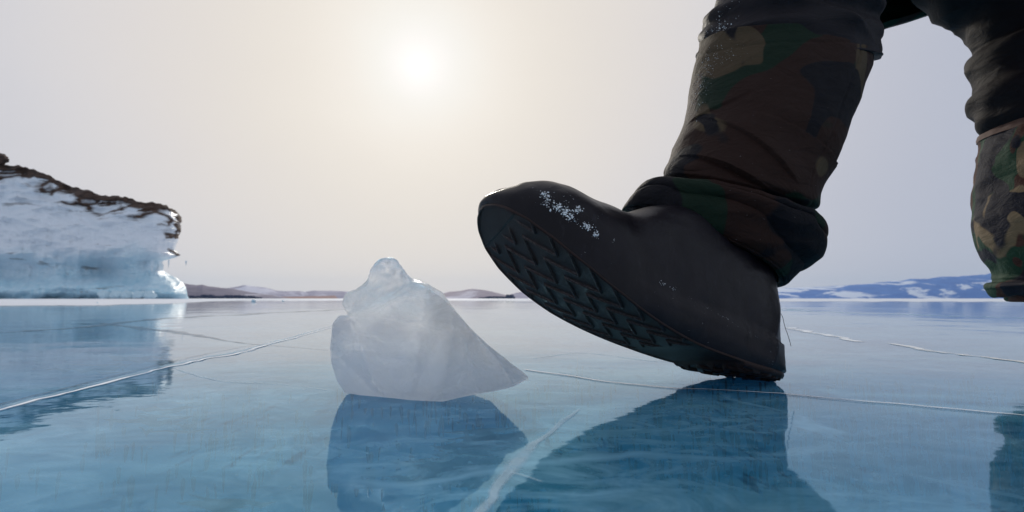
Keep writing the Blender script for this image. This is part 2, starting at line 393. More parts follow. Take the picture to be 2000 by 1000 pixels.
crack([(985, 922), (1020, 930), (1060, 942)], [.0016] * 3, M_cv, 'short pale crack at the lower edge', .0006, .3)
crack([(330, 716), (420, 742), (560, 752), (640, 762)], [.002, .0028, .002, .0015], M_cv, 'faint branch below the diagonal crack', .0005, .5)
crack([(1040, 700), (1150, 690), (1290, 706), (1480, 700)], [.004, .006, .006, .004], M_cv, 'pale seam behind the overshoe', .0005, .5)
crack([(1130, 800), (1085, 836), (1040, 872), (1000, 915), (955, 975), (925, 1015)], [.002, .006, .009, .009, .008, .008], M_cv, 'pale veil added along the bright gap between the two reflections', .0004, .12)  # pale strip added to brighten the gap between the reflections
crack([(960, 588.8), (1400, 600), (1520, 606), (2100, 625)], [.3, .2, .12, .1], M_cv, 'distant pale crack', .0006, .5)
crack([(-50, 652), (150, 640), (330, 622), (520, 612), (700, 603)], [.06, .06, .08, .1, .1], M_cd, 'distant dark seam', .0006, .6)

# ------------------------------------------------------------------ cliff on the left
def cliff_material():
    m = Mat('cliff_ice_and_rock')
    g = m.n('ShaderNodeNewGeometry'); sep = m.n('ShaderNodeSeparateXYZ'); m.l(g.outputs['Position'], sep.inputs[0])
    at_ = m.n('ShaderNodeAttribute'); at_.attribute_name = 'edge'   # 1 near the cliff's rim
    fiss = m.noise(m.pos((.25, .3, 1.1), (0, R(24), 0)), .9, 7, .62, .9)
    crk = m.n('ShaderNodeTexVoronoi'); crk.feature = 'DISTANCE_TO_EDGE'; crk.inputs['Scale'].default_value = .62; crk.inputs['Randomness'].default_value = 1
    warp = m.n('ShaderNodeVectorMath', operation='ADD'); nn = m.n('ShaderNodeTexNoise'); nn.inputs['Scale'].default_value = .8; nn.inputs['Detail'].default_value = 5
    m.l(m.pos((.33, .33, 1.0), (0, R(20), 0)), warp.inputs[0]); m.l(nn.outputs['Color'], warp.inputs[1]); m.l(m.pos((.4, .4, 1)), nn.inputs['Vector'])
    m.l(warp.outputs[0], crk.inputs['Vector'])
    veins = m.ramp(crk.outputs['Distance'], [(.04, 1.0), (.17, 0.0)])
    rim = m.math('ADD', at_.outputs['Fac'], m.math('MULTIPLY_ADD', fiss, .9, -.45))
    rock = m.ramp(rim, [(.70, 0.0), (.76, 1.0)])
    zone = m.ramp(m.math('ADD', at_.outputs['Fac'], m.math('MULTIPLY_ADD', fiss, .9, -.45)), [(.27, 0.0), (.40, 1.0)])
    rock = m.math('MAXIMUM', rock, m.math('MULTIPLY', veins, zone))
    low = m.ramp(m.noise(m.pos((.2, .2, .8), (0, R(15), 0)), .8, 6, .6, .5), [(.64, 0.0), (.68, .55)])
    rock = m.math('MAXIMUM', rock, low)
    drip = m.noise(m.pos((2.6, 2.6, .22)), 1, 5, .6, .3)
    zf = m.n('ShaderNodeMapRange'); m.l(sep.outputs[2], zf.inputs[0]); zf.inputs[1].default_value = 0; zf.inputs[2].default_value = 8.5
    blotch = m.noise(m.pos((.3, .3, .5)), .8, 5)
    k = m.math('ADD', zf.outputs[0], m.math('MULTIPLY_ADD', blotch, .7, -.35))
    ice = m.mix(m.ramp(drip, [(.3, 0.0), (.7, 1.0)]), (.38, .66, .80), (.64, .83, .92))
    col = m.mix(m.ramp(k, [(.15, 0.0), (.75, 1.0)]), ice, (.76, .82, .89))
    rk = m.noise(m.pos((1, 1, 3)), 1.5, 6, .65)
    rc = m.ramp(rk, [(.35, (.030, .020, .018)), (.65, (.11, .065, .045))])
    m.set(Base_Color=m.mix(rock, col, rc), Roughness=m.mix(rock, (.35,) * 3, (.9,) * 3),
          Normal=m.bump(m.math('ADD', drip, rk), .14, .8))
    return m.m
def cliff():
    top = [(-700, 200), (-400, 235), (-200, 268), (-60, 300), (0, 318), (25, 322), (62, 329), (108, 352), (140, 362), (190, 378), (260, 388), (312, 398), (352, 416)]
    D = 60.0
    # right-hand limit of the headland at each height (m)
    xr = [(0, 371), (8, 369), (20, 364), (32, 357), (40, 345), (46, 333), (55, 319), (74, 317), (80, 338), (86, 349), (96, 340), (118, 342), (126, 348), (150, 349), (162, 346), (168, 342), (178, 336), (400, 336)]
    NV, NU = 150, 330
    verts = []; edge = []
    for j in range(NV):
        k = j / (NV - 1)
        for i in range(NU):
            s = i / (NU - 1)
            # s 0..0.78 front face left->right, 0.78..1 round the tip to the back
            if s < .78:
                q = s / .78; u = -700 + 1050 * (1 - (1 - q) ** 1.25); back = 0
            else:
                u = 350; back = (s - .78) / .22
            Hh = (583 - lerp_table(u, top)) / 1000 * D
            Hh += .35 * fbm(Vector((u * .02, 5, 0))) + .25 * noise.noise(Vector((u * .09, 2, 0)))
            z = k * Hh
            h = z / D * 1000
            lim = lerp_table(h, xr)
            lump = noise.noise(Vector((u * .012, 0, 3)))
            foot = 3.4 * (1 - sstep(20, 50, h + 10 * lump)) - 1.0 * (1 - sstep(0, 14, h + 8 * noise.noise(Vector((u * .03, 0, 8)))))
            blanket = 1.9 * sstep(58, 92, h + 12 * noise.noise(Vector((u * .02, 0, 5)))) * (1 - .7 * sstep(95, 230, h))
            y = D - foot - blanket + .02 * max(h - 100, 0)
            y += 1.3 * math.exp(-((u - 205) / 26) ** 2) * math.exp(-((h - 62) / 22) ** 2)      # dark hollow behind the ice curtain
            q = Vector((u * .06, k * 3, z * .3))
            d = 1.0 * fbm(Vector((u * .011, 1, z * .42)), 5) + .30 * fbm(Vector((u * .07, 3, z * .22)), 4) * (1 - .5 * sstep(110, 150, h))
            d += .5 * sstep(100, 150, h) * (1 - 2 * abs(noise.noise(Vector((u * .018 + z * .25, 6, z * 1.1)))))
            U = u
            if back == 0:
                if u > lim - 70:
                    e = min(1, (u - (lim - 70)) / max(1, 350 - (lim - 70))); a_ = e * math.pi / 2
                    U = lim - 70 + 70 * math.sin(a_); y += 6 * (1 - math.cos(a_))
                    U += 3.2 * fbm(Vector((7, e, z * 1.1)), 3) * e
            else:
                U = lim + 3.2 * fbm(Vector((7, 1, z * 1.1)), 3) - back * 30; y += 6 + back * 40
            y -= d
            x = (U - 1000) / 1000 * y
            z2 = z * y / D + (.14 * fbm(Vector((u * .03, 9, z * .6))) if 0 < k < 1 else 0) - (.4 if k == 0 else 0)
            verts.append((x, y, z2))
            rim = 1 - (Hh - z) / 3.6
            tipz = sstep(300, 345, U) * (.80 if 118 < h < 175 else (.6 if 84 < h < 100 else 0))
            edge.append(max(0, min(1.0, rim * lerp_table(u, [(-700, .9), (0, .95), (150, 1.0), (350, .95)])), tipz))
    f = gridfaces(NV, NU)
    # top cap back to a rear line
    base = (NV - 1) * NU; off = len(verts)
    for i in range(NU):
        x, y, z = verts[base + i]
        y2 = D + 60; verts.append((x * y2 / y * 1.03, y2, (z - CAMH) * y2 / y * .86)); edge.append(.6)
    for i in range(NU - 1): f.append((base + i, base + i + 1, off + i + 1, off + i))
    # icicles under the overhang, and icy teeth at the foot
    def cone(cx, cy, cz, r, L):
        o0 = len(verts)
        for q in range(6):
            a = q / 6 * 2 * math.pi; verts.append((cx + r * math.cos(a), cy + r * math.sin(a), cz)); edge.append(0)
        verts.append((cx + .02, cy, cz - L)); edge.append(0)
        for q in range(6): f.append((o0 + q, o0 + (q + 1) % 6, o0 + 6))
    for q in range(6):
        u = random.uniform(300, 348); hh = random.uniform(70, 84) if u > 312 else random.uniform(46, 80)
        x = (u - 1000) / 1000 * D; cone(x, D - 1.0 + random.uniform(-.6, .8) + (1.8 if u > 312 else 0), hh / 1000 * D + .35, random.uniform(.07, .2), random.uniform(.5, 1.5))
    o = link('cliff', verts, f, cliff_material())
    a = o.data.attributes.new('edge', 'FLOAT', 'POINT'); a.data.foreach_set('value', edge)
    tag(o, 'rocky headland coated in pale blue ice and snow', kind='structure')
    # rock knob that breaks the skyline at the left edge
    return o
cliff()
def boulder(name, c, r, mat, label, cat, sq=(1, 1, .7), seed=0, group=None, kind=None):
    bm = bmesh.new(); bmesh.ops.create_icosphere(bm, subdivisions=4, radius=1)
    for v in bm.verts:
        p = v.co.copy(); k = 1 + .28 * fbm(p * 1.3 + Vector((seed, 0, 0)), 4)
        v.co = Vector((p.x * sq[0], p.y * sq[1], p.z * sq[2])) * r * k
    me = bpy.data.meshes.new(name); bm.to_mesh(me); bm.free()
    o = linkme(name, me, mat, loc=c); tag(o, label, cat, kind, group); return o
M_rock = Mat('bare_rock'); M_rock.set(Base_Color=M_rock.ramp(M_rock.noise(M_rock.pos((1, 1, 2)), 1.2, 6, .6), [(.35, (.03, .02, .018)), (.7, (.12, .07, .05))]), Roughness=.9); M_rock = M_rock.m
boulder('rock', at(-12, 310, 62), 1.1, M_rock, 'brown rock jutting up on top of the ice covered cliff', 'rock', (1.4, 1, .75), 2)
M_block = Mat('pale_ice_block'); M_block.set(Base_Color=(.55, .72, .80), Roughness=.3, IOR=1.31); M_block = M_block.m
bl = [((495, 589.5), 3.0, 'small pale ice lump lying on the lake before the far hills'), ((553, 588.6), 1.6, 'tiny ice lump right of the larger lump before the far hills'),
      ((190, 594.5), 2.6, 'white ice lump on the lake in front of the cliff')]
for (u, v), s, lb in bl:
    g = gnd(u, v); boulder('ice_lump', (g.x, g.y, s * g.y / 1000 * .5), s * g.y / 1000 * 1.2, M_block, lb, 'ice lump', (1.2, 1, .8), u, 'lumps of ice scattered far out on the lake')
# blocks of ice at the foot of the cliff
for i, u in enumerate((205, 228, 250, 273, 292)):
    d = 54.0; lab = ['leftmost', 'second from left', 'middle', 'second from right', 'rightmost'][i]
    boulder('ice_block', at(u, 577, d), .62, M_block, lab + ' of the five pale ice blocks at the foot of the cliff', 'ice block', (1.0, .9, .75), i * 3.1, 'ice blocks at the foot of the cliff')

# ------------------------------------------------------------------ far hills
def hill_material(name, base, dark, snow, amt, sc, stretch=(1, 1, 2.5)):
    m = Mat(name)
    n = m.noise(m.pos(tuple(s * sc for s in stretch)), 1.0, 7, .62, .6)
    n2 = m.noise(m.pos(tuple(s * sc * 4 for s in stretch)), 1.0, 5, .6, .3)
    col = m.mix(m.ramp(n2, [(.4, 0.0), (.65, 1.0)]), dark, base)
    col = m.mix(m.ramp(n, [(amt, 0.0), (amt + .05, 1.0)]), col, snow)
    m.set(Base_Color=col, Roughness=.9); return m.m
def hill(name, sil, d, mat, label, depth=.12, rough=.06, n=220, seed=0):
    verts = []; M = 14
    x0, x1 = sil[0][0], sil[-1][0]
    for i in range(n):
        u = x0 + (x1 - x0) * i / (n - 1)
        v = lerp_table(u, sil); H = max(0, (583 - v) / 1000 * d)
        x = (u - 1000) / 1000 * d
        for j in range(M):
            k = j / (M - 1) * 2 - 1        # -1 front foot, 0 ridge, 1 back foot
            y = d * (1 + depth * k)
            prof = (1 - abs(k)) ** .85
            rg = rough * H * fbm(Vector((x / d * 40 + seed, k * 3, seed)), 4) * (1 if abs(k) > .02 else .35)
            z = H * prof + rg * (1 - abs(k)) - (1.5 if abs(k) > .99 else 0)
            verts.append((x * (1 + depth * k), y, z))
    o = link(name, verts, gridfaces(n, M), mat); tag(o, label, kind='structure'); return o
snowc = (.62, .62, .72)
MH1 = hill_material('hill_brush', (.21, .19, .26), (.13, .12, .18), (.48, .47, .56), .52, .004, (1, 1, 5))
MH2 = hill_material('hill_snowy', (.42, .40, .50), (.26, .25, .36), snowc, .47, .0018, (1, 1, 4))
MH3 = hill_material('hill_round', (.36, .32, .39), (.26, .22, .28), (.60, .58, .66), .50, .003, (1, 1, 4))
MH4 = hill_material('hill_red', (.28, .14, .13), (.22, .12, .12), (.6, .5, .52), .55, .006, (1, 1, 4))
MH5 = hill_material('hazy_mountain_forest', (.065, .21, .58), (.045, .16, .50), (.74, .80, .92), .52, .0017, (.8, 1, 3.4))  # forest tone painted strong blue, carrying part of the distance haze
hill('hill', [(300, 548), (345, 549), (365, 553), (385, 556), (397, 555), (412, 558), (440, 561.5), (455, 563), (480, 568), (510, 573), (530, 575), (552, 580), (575, 583.5)], 1500, MH1, 'dark brushy slope descending beside the cliff')
hill('hill', [(420, 569), (440, 563), (455, 560.5), (480, 555), (500, 558), (520, 560.5), (540, 567), (560, 568), (585, 567), (596, 569), (620, 567), (650, 567), (690, 569), (740, 572), (800, 576), (870, 580), (900, 584)], 3000, MH2, 'pale snowy ridge left of the ice block')
hill('hill', [(505, 583.2), (540, 579.5), (590, 578.5), (640, 577.5), (656, 577), (662, 583.2)], 1900, MH4, 'low reddish spit of land')
hill('hill', [(820, 584), (835, 579), (858, 573.5), (880, 568.5), (900, 567), (915, 564), (927, 563), (945, 565), (970, 571), (990, 576), (1002, 579), (1012, 583.5)], 2000, MH3, 'rounded snowy hill between ice block and boot')
hill('hill', [(980, 583), (1000, 573.5), (1010, 571), (1030, 568), (1100, 566), (1180, 572), (1300, 577), (1400, 584)], 3200, MH2, 'snowy hill behind the boot', seed=4)
hill('mountains', [(1250, 579), (1400, 570), (1500, 563.5), (1540, 561), (1600, 559), (1650, 556), (1700, 552), (1750, 547), (1780, 543.5), (1850, 539), (1900, 535), (1940, 532), (2050, 527), (2300, 520), (2600, 530)], 8000, MH5, 'long blue mountain range with snow patches', rough=.05, seed=9, n=400)
M_for = simple('far_forest', (.028, .045, .10), .9)
def forest(sil, d, label):
    verts = []; faces = []
    rnd = random.Random(5)
    for (u0, u1, hmax) in sil:
        u = u0
        while u < u1:
            for _ in range(3):
                h = d / 1000 * hmax * rnd.uniform(.5, 1.0) ; uu = u + rnd.uniform(-1, 1); dd = d * rnd.uniform(.995, 1.02)
                x = (uu - 1000) / 1000 * dd; r = h * .38; o0 = len(verts)
                for q in range(5):
                    a = q / 5 * 6.283 + rnd.random(); verts.append((x + r * math.cos(a), dd + r * math.sin(a), h * .12))
                verts.append((x, dd, h)); verts.append((x, dd, -1))
                for q in range(5):
                    faces.append((o0 + q, o0 + (q + 1) % 5, o0 + 5)); faces.append((o0 + q, o0 + (q + 1) % 5, o0 + 6))
            u += .9
    o = link('forest', verts, faces, M_for, smooth=False); tag(o, label, kind='stuff'); o['category'] = 'forest'
forest([(366, 500, 6.5), (395, 420, 8.5), (440, 480, 8), (500, 512, 4)], 1250, 'dark conifer belt along the foot of the brushy slope')
forest([(936, 952, 3), (950, 1005, 5.5), (990, 1003, 9)], 1700, 'dark conifer belt along the foot of the rounded hill')

# ------------------------------------------------------------------ block of ice
def chunk_material():
    m = Mat('milky_ice')
    p = m.coord()
    sep = m.n('ShaderNodeSeparateXYZ'); m.l(p, sep.inputs[0])
    n1 = m.noise(m.coord((1, 1, 1.8)), 22, 7, .6, 1.6); n2 = m.noise(p, 90, 6, .65, .8); n3 = m.noise(p, 9, 3, .5, .5)
    zz = m.n('ShaderNodeMapRange'); m.l(sep.outputs[2], zz.inputs[0]); zz.inputs[1].default_value = .03; zz.inputs[2].default_value = .115
    clear = m.math('ADD', m.math('MULTIPLY', zz.outputs[0], .75), m.math('MULTIPLY_ADD', n1, 1.1, -.52))
    clear = m.math('ADD', clear, m.math('MULTIPLY_ADD', n3, .5, -.25))
    fac = m.ramp(clear, [(.10, 0.04), (.75, .80)])
    band = m.ramp(n1, [(.36, 1.0), (.58, 0.0)])
    bz = m.ramp(zz.outputs[0], [(0.05, 0.0), (.32, 1.0), (.6, .6), (1.0, .5)])
    col = m.mix(m.math('MULTIPLY', m.math('MULTIPLY', band, bz), .75), (.92, .90, .88), (.70, .71, .75))
    col = m.mix(m.ramp(m.math('ADD', zz.outputs[0], m.math('MULTIPLY_ADD', n3, .5, -.25)), [(0.0, 1.0), (.35, 0.0)]), col, (.74, .79, .85))
    fa0 = m.n('ShaderNodeAttribute'); fa0.attribute_name = 'facet'; col = m.mix(fa0.outputs['Fac'], col, (.97, .97, .97))  # right facet painted whiter for the sky light it catches
    nb = m.bump(n2, .0014, .9, m.bump(n1, .003, .5))
    # milky part: scattering + light passing through
    m.set(Base_Color=col, Roughness=.28, IOR=1.31, Normal=nb)
    m.b.inputs['Subsurface Weight'].default_value = 1.0
    m.b.inputs['Subsurface Radius'].default_value = (.8, .95, 1.1); m.b.inputs['Subsurface Scale'].default_value = .035
    tr = m.n('ShaderNodeBsdfTranslucent'); m.l(col, tr.inputs[0]); m.l(nb, tr.inputs[1])
    ms = m.n('ShaderNodeMixShader'); ms.inputs[0].default_value = .58
    ms.inputs[0].default_value = .72
    m.l(m.b.outputs[0], ms.inputs[1]); m.l(tr.outputs[0], ms.inputs[2])
    gl = m.n('ShaderNodeBsdfGlass'); gl.inputs['Color'].default_value = (.93, .96, 1, 1); gl.inputs['Roughness'].default_value = .09; gl.inputs['IOR'].default_value = 1.31
    m.l(nb, gl.inputs['Normal'])
    fa = m.n('ShaderNodeAttribute'); fa.attribute_name = 'facet'; fac = m.math('MAXIMUM', fac, m.math('MULTIPLY', fa.outputs['Fac'], .0))
    mx = m.n('ShaderNodeMixShader'); m.l(fac, mx.inputs[0]); m.l(ms.outputs[0], mx.inputs[1]); m.l(gl.outputs[0], mx.inputs[2])
    m.l(mx.outputs[0], m.out.inputs[0]); return m.m
def chunk():
    # front outline (measured), chosen distances; back outline with its own distances
    F = [((755, 505), .437), ((775, 511), .437), ((790, 529), .434), ((803, 548), .430), ((835, 561), .424), ((862, 577), .416), ((885, 600), .408), ((906, 626), .400),
         ((940, 668), .392), ((973, 708), .388), ((1004, 748), .386), ((985, 757), .390), ((940, 768), .398), ((900, 778), .407), ((865, 786), .415), ((800, 783), .420), ((740, 776), .430), ((700, 774), .438),
         ((672, 769), .448), ((655, 745), .430), ((645, 712), .418), ((643, 678), .413), ((650, 632), .416), ((662, 616), .420), ((682, 617), .426), ((686, 611), .430), ((676, 605), .430),
         ((671, 592), .430), ((678, 577), .431), ((700, 566), .433), ((716, 552), .435), ((722, 535), .436), ((735, 514), .437)]
    B = [(755, 508), (772, 513), (785, 530), (800, 549), (832, 562), (860, 576), (890, 604), (918, 640), (952, 674), (990, 703), (1034, 737), (1020, 745), (960, 752), (905, 756), (860, 757), (800, 757), (745, 757), (705, 756),
         (688, 750), (672, 735), (662, 710), (660, 680), (664, 636), (672, 622), (684, 622), (687, 613), (682, 606), (678, 592), (684, 579), (703, 569), (718, 555), (726, 537), (738, 516)]
    dB = [.482] * 33
    for i, d in ((6, .455), (7, .440), (8, .425), (9, .412), (10, .402), (11, .412), (12, .47), (13, .49), (14, .505), (15, .51), (16, .505), (17, .50), (18, .495), (19, .49), (20, .49), (21, .49), (22, .488)): dB[i] = d
    n = len(F); vf = [at(*p, d) for p, d in F]; vb = [at(*p, d) for p, d in zip(B, dB)]
    for L in (vf, vb):
        for q in L: q.z = max(q.z, .0005)
    for i in (14, 15, 16, 17): vb[i].z = .001
    o0 = sum(vf, Vector()) / n; o0.z = 0; O = Vector((o0.x, .455, 0))
    mid = [(a + b) / 2 + (((a + b) / 2) - Vector((O.x, O.y, .06))).normalized() * .0022 for a, b in zip(vf, vb)]
    for i in range(6, 12): mid[i] = (vf[i] + vb[i]) / 2 - Vector((.001, 0, .001))
    verts = [q - O for q in vf + mid + vb]
    faces = [tuple(range(n)), tuple(range(3 * n - 1, 2 * n - 1, -1))]
    for r in range(2):
        for i in range(n):
            j = (i + 1) % n; faces.append((r * n + i, (r + 1) * n + i, (r + 1) * n + j, r * n + j))
    me = bpy.data.meshes.new('tmp'); me.from_pydata(verts, [], faces)
    bm = bmesh.new(); bm.from_mesh(me); bmesh.ops.recalc_face_normals(bm, faces=bm.faces); bmesh.ops.triangulate(bm, faces=bm.faces); bm.to_mesh(me); bm.free()
    tmp = bpy.data.objects.new('tmp', me); C.objects.link(tmp)
    r = tmp.modifiers.new('r', 'REMESH'); r.mode = 'VOXEL'; r.voxel_size = .0014
    s = tmp.modifiers.new('s', 'SMOOTH'); s.iterations = 3; s.factor = .5
    dg = bpy.context.evaluated_depsgraph_get(); dg.update()
    me2 = bpy.data.meshes.new_from_object(tmp.evaluated_get(dg)); bpy.data.objects.remove(tmp)
    for v, nn in zip(me2.vertices, [x.normal.copy() for x in me2.vertices]):
        p = v.co; up = sstep(.055, .12, p.z)
        d = .0030 * up * fbm(p * 48, 4) + .0011 * up * fbm(p * 130, 3) + .0014 * fbm(p * 16 + Vector((4, 4, 4)), 2) * (1 - up)
        d -= .0022 * up * abs(noise.noise(p * 38 + Vector((9, 0, 0))))
        v.co = p + nn * d
        if v.co.z < .0004: v.co.z = .0004
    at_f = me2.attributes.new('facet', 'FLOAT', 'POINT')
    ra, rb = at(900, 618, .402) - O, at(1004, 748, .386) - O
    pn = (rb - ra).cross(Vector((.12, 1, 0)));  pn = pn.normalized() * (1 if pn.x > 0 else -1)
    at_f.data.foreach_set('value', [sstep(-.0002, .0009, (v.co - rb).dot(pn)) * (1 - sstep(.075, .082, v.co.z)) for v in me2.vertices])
    o = linkme('ice_block', me2, chunk_material(), loc=O)
    tag(o, 'jagged block of milky translucent ice standing on the frozen lake beside the raised boot', 'ice block')
    return o
chunk()

# ------------------------------------------------------------------ person
PO = Vector((.52, .66, 0))
person = bpy.data.objects.new('person', None); C.objects.link(person); person.location = PO
tag(person, 'person in camouflage winter trousers and black rubber overshoes stepping heel first onto the ice', 'person')

BL = .3327; BW = .135
def hwf(s): return lerp_table(s, [(0, 0), (.004, .15), (.01, .25), (.03, .38), (.07, .52), (.14, .64), (.28, .72), (.42, .75), (.55, .86), (.68, .98), (.78, 1.0), (.87, .92), (.93, .76), (.97, .53), (.99, .32), (.997, .16), (1.0, 0)]) * BW / 2
HT = [sum(hwf(max(0, min(1, i / 400 + k))) for k in (-.006, -.003, 0, .003, .006)) / 5 for i in range(401)]
HT[0] = HT[-1] = 0.0
def hw(s):
    i = min(int(s * 400), 399); k = s * 400 - i; return HT[i] * (1 - k) + HT[i + 1] * k
def make_boot(loc, mat3, flat, name='overshoe'):
    c1, c2 = (.0593, .0466) if not flat else (.0, .012)
    zc = lambda s: c1 * s * s + c2 * s ** 4
    bent = lambda X, Z: (X, Z if not flat else Z - (.0593 * (max(X, 0) / BL) ** 2 + .0466 * (max(X, 0) / BL) ** 4) + zc(max(0, min(1, X / BL))))
    root = Matrix.Translation(loc) @ mat3.to_4x4()
    # upper: arches from one sole edge over a measured top profile to the other
    prof = [(0, (.3335, .112)), (.03, (.3345, .1145)), (.06, (.3325, .1185)), (.10, (.3262, .1228)), (.15, (.3165, .1278)), (.20, (.3025, .1345)), (.26, (.283, .1400)), (.32, (.2615, .1395)), (.38, (.239, .1350)),
            (.44, (.211, .1330)), (.48, (.190, .1370)), (.53, (.160, .150)), (.58, (.125, .163)), (.63, (.085, .170)), (.68, (.045, .170)), (.72, (.030, .162)), (.755, (.014, .142)),
            (.79, (.0075, .118)), (.82, (.0065, .100)), (.85, (.0085, .083)), (.88, (.0125, .067)), (.905, (.0155, .051)), (.925, (.0160, .040)), (.94, (.0150, .0335)), (.948, (.0050, .0300)), (.96, (.0040, .025)), (.98, (.0025, .014)), (1.0, (.0005, .004))]
    P = [Vector((*p, 0)) for _, p in prof]; T = [t for t, _ in prof]
    def pp(t):
        for i in range(len(T) - 1):
            if t <= T[i + 1]: return catmull(P, i + (t - T[i]) / (T[i + 1] - T[i]))
        return P[-1]
    NT, NA = 230, 96; V = []
    for i in range(NT):
        t = i / (NT - 1)
        s = lerp_table(t, [(0, 1.0), (.03, .996), (.08, .985), (.15, .955), (.26, .87), (.38, .74), (.48, .62), (.60, .47), (.72, .30), (.82, .14), (.90, .05), (.96, .012), (1.0, .0)])
        q = pp(t); X, Z = bent(q.x, q.y)
        base = Vector((s * BL, 0, zc(s) + .004)); W = hw(s) + .0005
        U = Vector((X, 0, Z)) - base
        for j in range(NA):
            a = math.pi * j / (NA - 1)
            ca, sa = math.cos(a), math.sin(a)
            e1 = .78; cx = math.copysign(abs(ca) ** e1, ca); sz = sa ** .88
            # slight flare just above the sole in the front half, waist at the ankle
            fl = 1 + .02 * math.sin(math.pi * min(1, sa * 1.15)) * sstep(.60, .80, s)
            an = 1 - .17 * math.sin(a) * (1 - sstep(.25, .5, s)) * sstep(.02, .12, s) 
            p = base + Vector((0, -W * cx * fl * an, 0)) + U * sz
            hgt = p.z - zc(max(0, min(1, p.x / BL)))
            V.append((p, hgt, s, a))
    # normals by finite differences, then band and dents
    out = []
    for i in range(NT):
        for j in range(NA):
            p, hgt, s, a = V[i * NA + j]
            u_ = V[min(i + 1, NT - 1) * NA + j][0] - V[max(i - 1, 0) * NA + j][0]; v_ = V[i * NA + min(j + 1, NA - 1)][0] - V[i * NA + max(j - 1, 0)][0]
            n = u_.cross(v_)
            n = n.normalized() if n.length > 1e-12 else Vector((0, 0, 1))
            mid = Vector((p.x, 0, zc(max(0, min(1, p.x / BL))) + .05))
            if n.dot(p - Vector((min(max(p.x, .04), .29), 0, mid.z))) < 0: n = -n
            bandh = lerp_table(p.x / BL, [(0, .030), (.2, .034), (.45, .032), (.7, .022), (1, .012)])
            k = 1 - sstep(bandh - .0008, bandh + .0008, hgt); strength = .0030 * (1 - sstep(.42, .72, p.x / BL))
            d = k * strength
            d += .0012 * fbm(p * 22, 3) * min(1, hgt / .02)
            d += .0022 * math.exp(-((p.x - .20) / .05) ** 2) * math.sin((p.x * 150 + hgt * 60)) * sstep(.04, .10, hgt) * .45
            if .001 < a < 3.14: p = p + n * d
            out.append(p)
    up = link(name, out, gridfaces(NT, NA), M_rub, person)
    up.matrix_local = Matrix.Translation(-PO) @ root
    # outsole: dense height field with zigzag tread
    NS, NW = 520, 210; ov = []; edge_dust_highlight = []
    def tri(x): x = x % 1.0; return 4 * abs(x - .5) - 1
    for i in range(NS):
        s = .5 - .5 * math.cos(math.pi * i / (NS - 1)); s = .55 * s + .45 * i / (NS - 1)
        h0 = hw(s)
        for j in range(NW):
            wv = -1 + 2 * j / (NW - 1); y = wv * h0; x = s * BL
            m = 0.0; wn_ = 0.0
            edge_in = (h0 - abs(y))
            em = 1.0
            if .40 < s < .95:
                q = (x + .0115 * tri(y / .041 + .12)) / .0215
                fr = abs((q % 1.0) - .5)
                m = 1 - sstep(.045, .080, fr)
                m *= sstep(.40, .43, s) * (1 - sstep(.922, .936, s + .012 * wv)); m *= sstep(.0006, .0022, edge_in)
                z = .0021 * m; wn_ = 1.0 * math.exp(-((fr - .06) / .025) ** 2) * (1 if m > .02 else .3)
            elif s < .27:
                q = (x + .009 * tri(y / .036 + .12)) / .020
                fr = abs((q % 1.0) - .5)
                m = 1 - sstep(.20, .27, fr)
                z = .0035 * (1 - sstep(.24, .262, s)) + .0030 * m * (1 - sstep(.235, .25, s)) * sstep(.001, .004, edge_in)
            else: z = 0
            if s >= .40: z += .0012 * sstep(.94, .945, s + .012 * wv)
            z -= .004 * math.exp(-((s - .335) / .055) ** 2) * (1 - wv * wv)      # hollow under the arch
            rim = 1 - sstep(.0008, .0018, edge_in); z += .0016 * rim if s > .03 else 0
            if edge_in < .001: z -= .001
            edge_dust_highlight.append(max(wn_, .5 * math.exp(-((edge_in - .002) / .0012) ** 2)))
            ov.append(Vector((x, y, zc(s) - z + (.003 if not flat else .005))))
    of = gridfaces(NS, NW)
    # side wall: perimeter loop raised
    per = [i * NW for i in range(NS)] + [(NS - 1) * NW + j for j in range(1, NW)] + [i * NW + NW - 1 for i in range(NS - 2, -1, -1)] + [j for j in range(NW - 2, 0, -1)]
    n0 = len(ov); L = len(per)
    for lv, (dz, dout) in enumerate(((.0015, .0010), (.0030, .0012), (.0042, .0005), (.0046, -.003))):
        for q in per:
            p = ov[q]; s = max(0, min(1, p.x / BL)); c = Vector((min(max(p.x, .05), .27), 0, p.z)); n = (p - c); n.z = 0; n.normalize()
            ov.append(Vector((p.x, p.y, zc(s) + .003)) + n * dout + Vector((0, 0, dz - .003)))
    for k in range(L):
        kk = (k + 1) % L
        of.append((per[k], per[kk], n0 + kk, n0 + k))
        for lv in range(3): of.append((n0 + lv * L + k, n0 + lv * L + kk, n0 + (lv + 1) * L + kk, n0 + (lv + 1) * L + k))
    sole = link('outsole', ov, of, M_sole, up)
    wa_ = sole.data.attributes.new('edge_dust_highlight', 'FLOAT', 'POINT'); wa_.data.foreach_set('value', edge_dust_highlight + [0.0] * (len(ov) - len(edge_dust_highlight)))
    return up, sole, root
f = Vector((-.92027896, -.35345297, .16780237)); s_ = Vector((-.37457549, .91980518, -.1168402)); u_ = Vector((.11304797, .17038023, .97887217))
# local X=f, Y: minus side faces the camera, Z=u
B3 = Matrix((f, s_, u_)).transposed()
boot, sole, bootM = make_boot(Vector((.2682, .5423, .0022)), B3, False)
boot['label'] = 'black rubber overshoe raised on its heel, toe up, tread showing'
yaw = R(-72)
f2 = Vector((math.cos(yaw), math.sin(yaw), 0)); Bf = Matrix((f2, Vector((-f2.y, f2.x, 0)), Vector((0, 0, 1)))).transposed()
boot2, sole2, _ = make_boot(Vector((.80, .752, .004)), Bf, True)
boot2['label'] = 'black rubber overshoe standing flat on the ice'

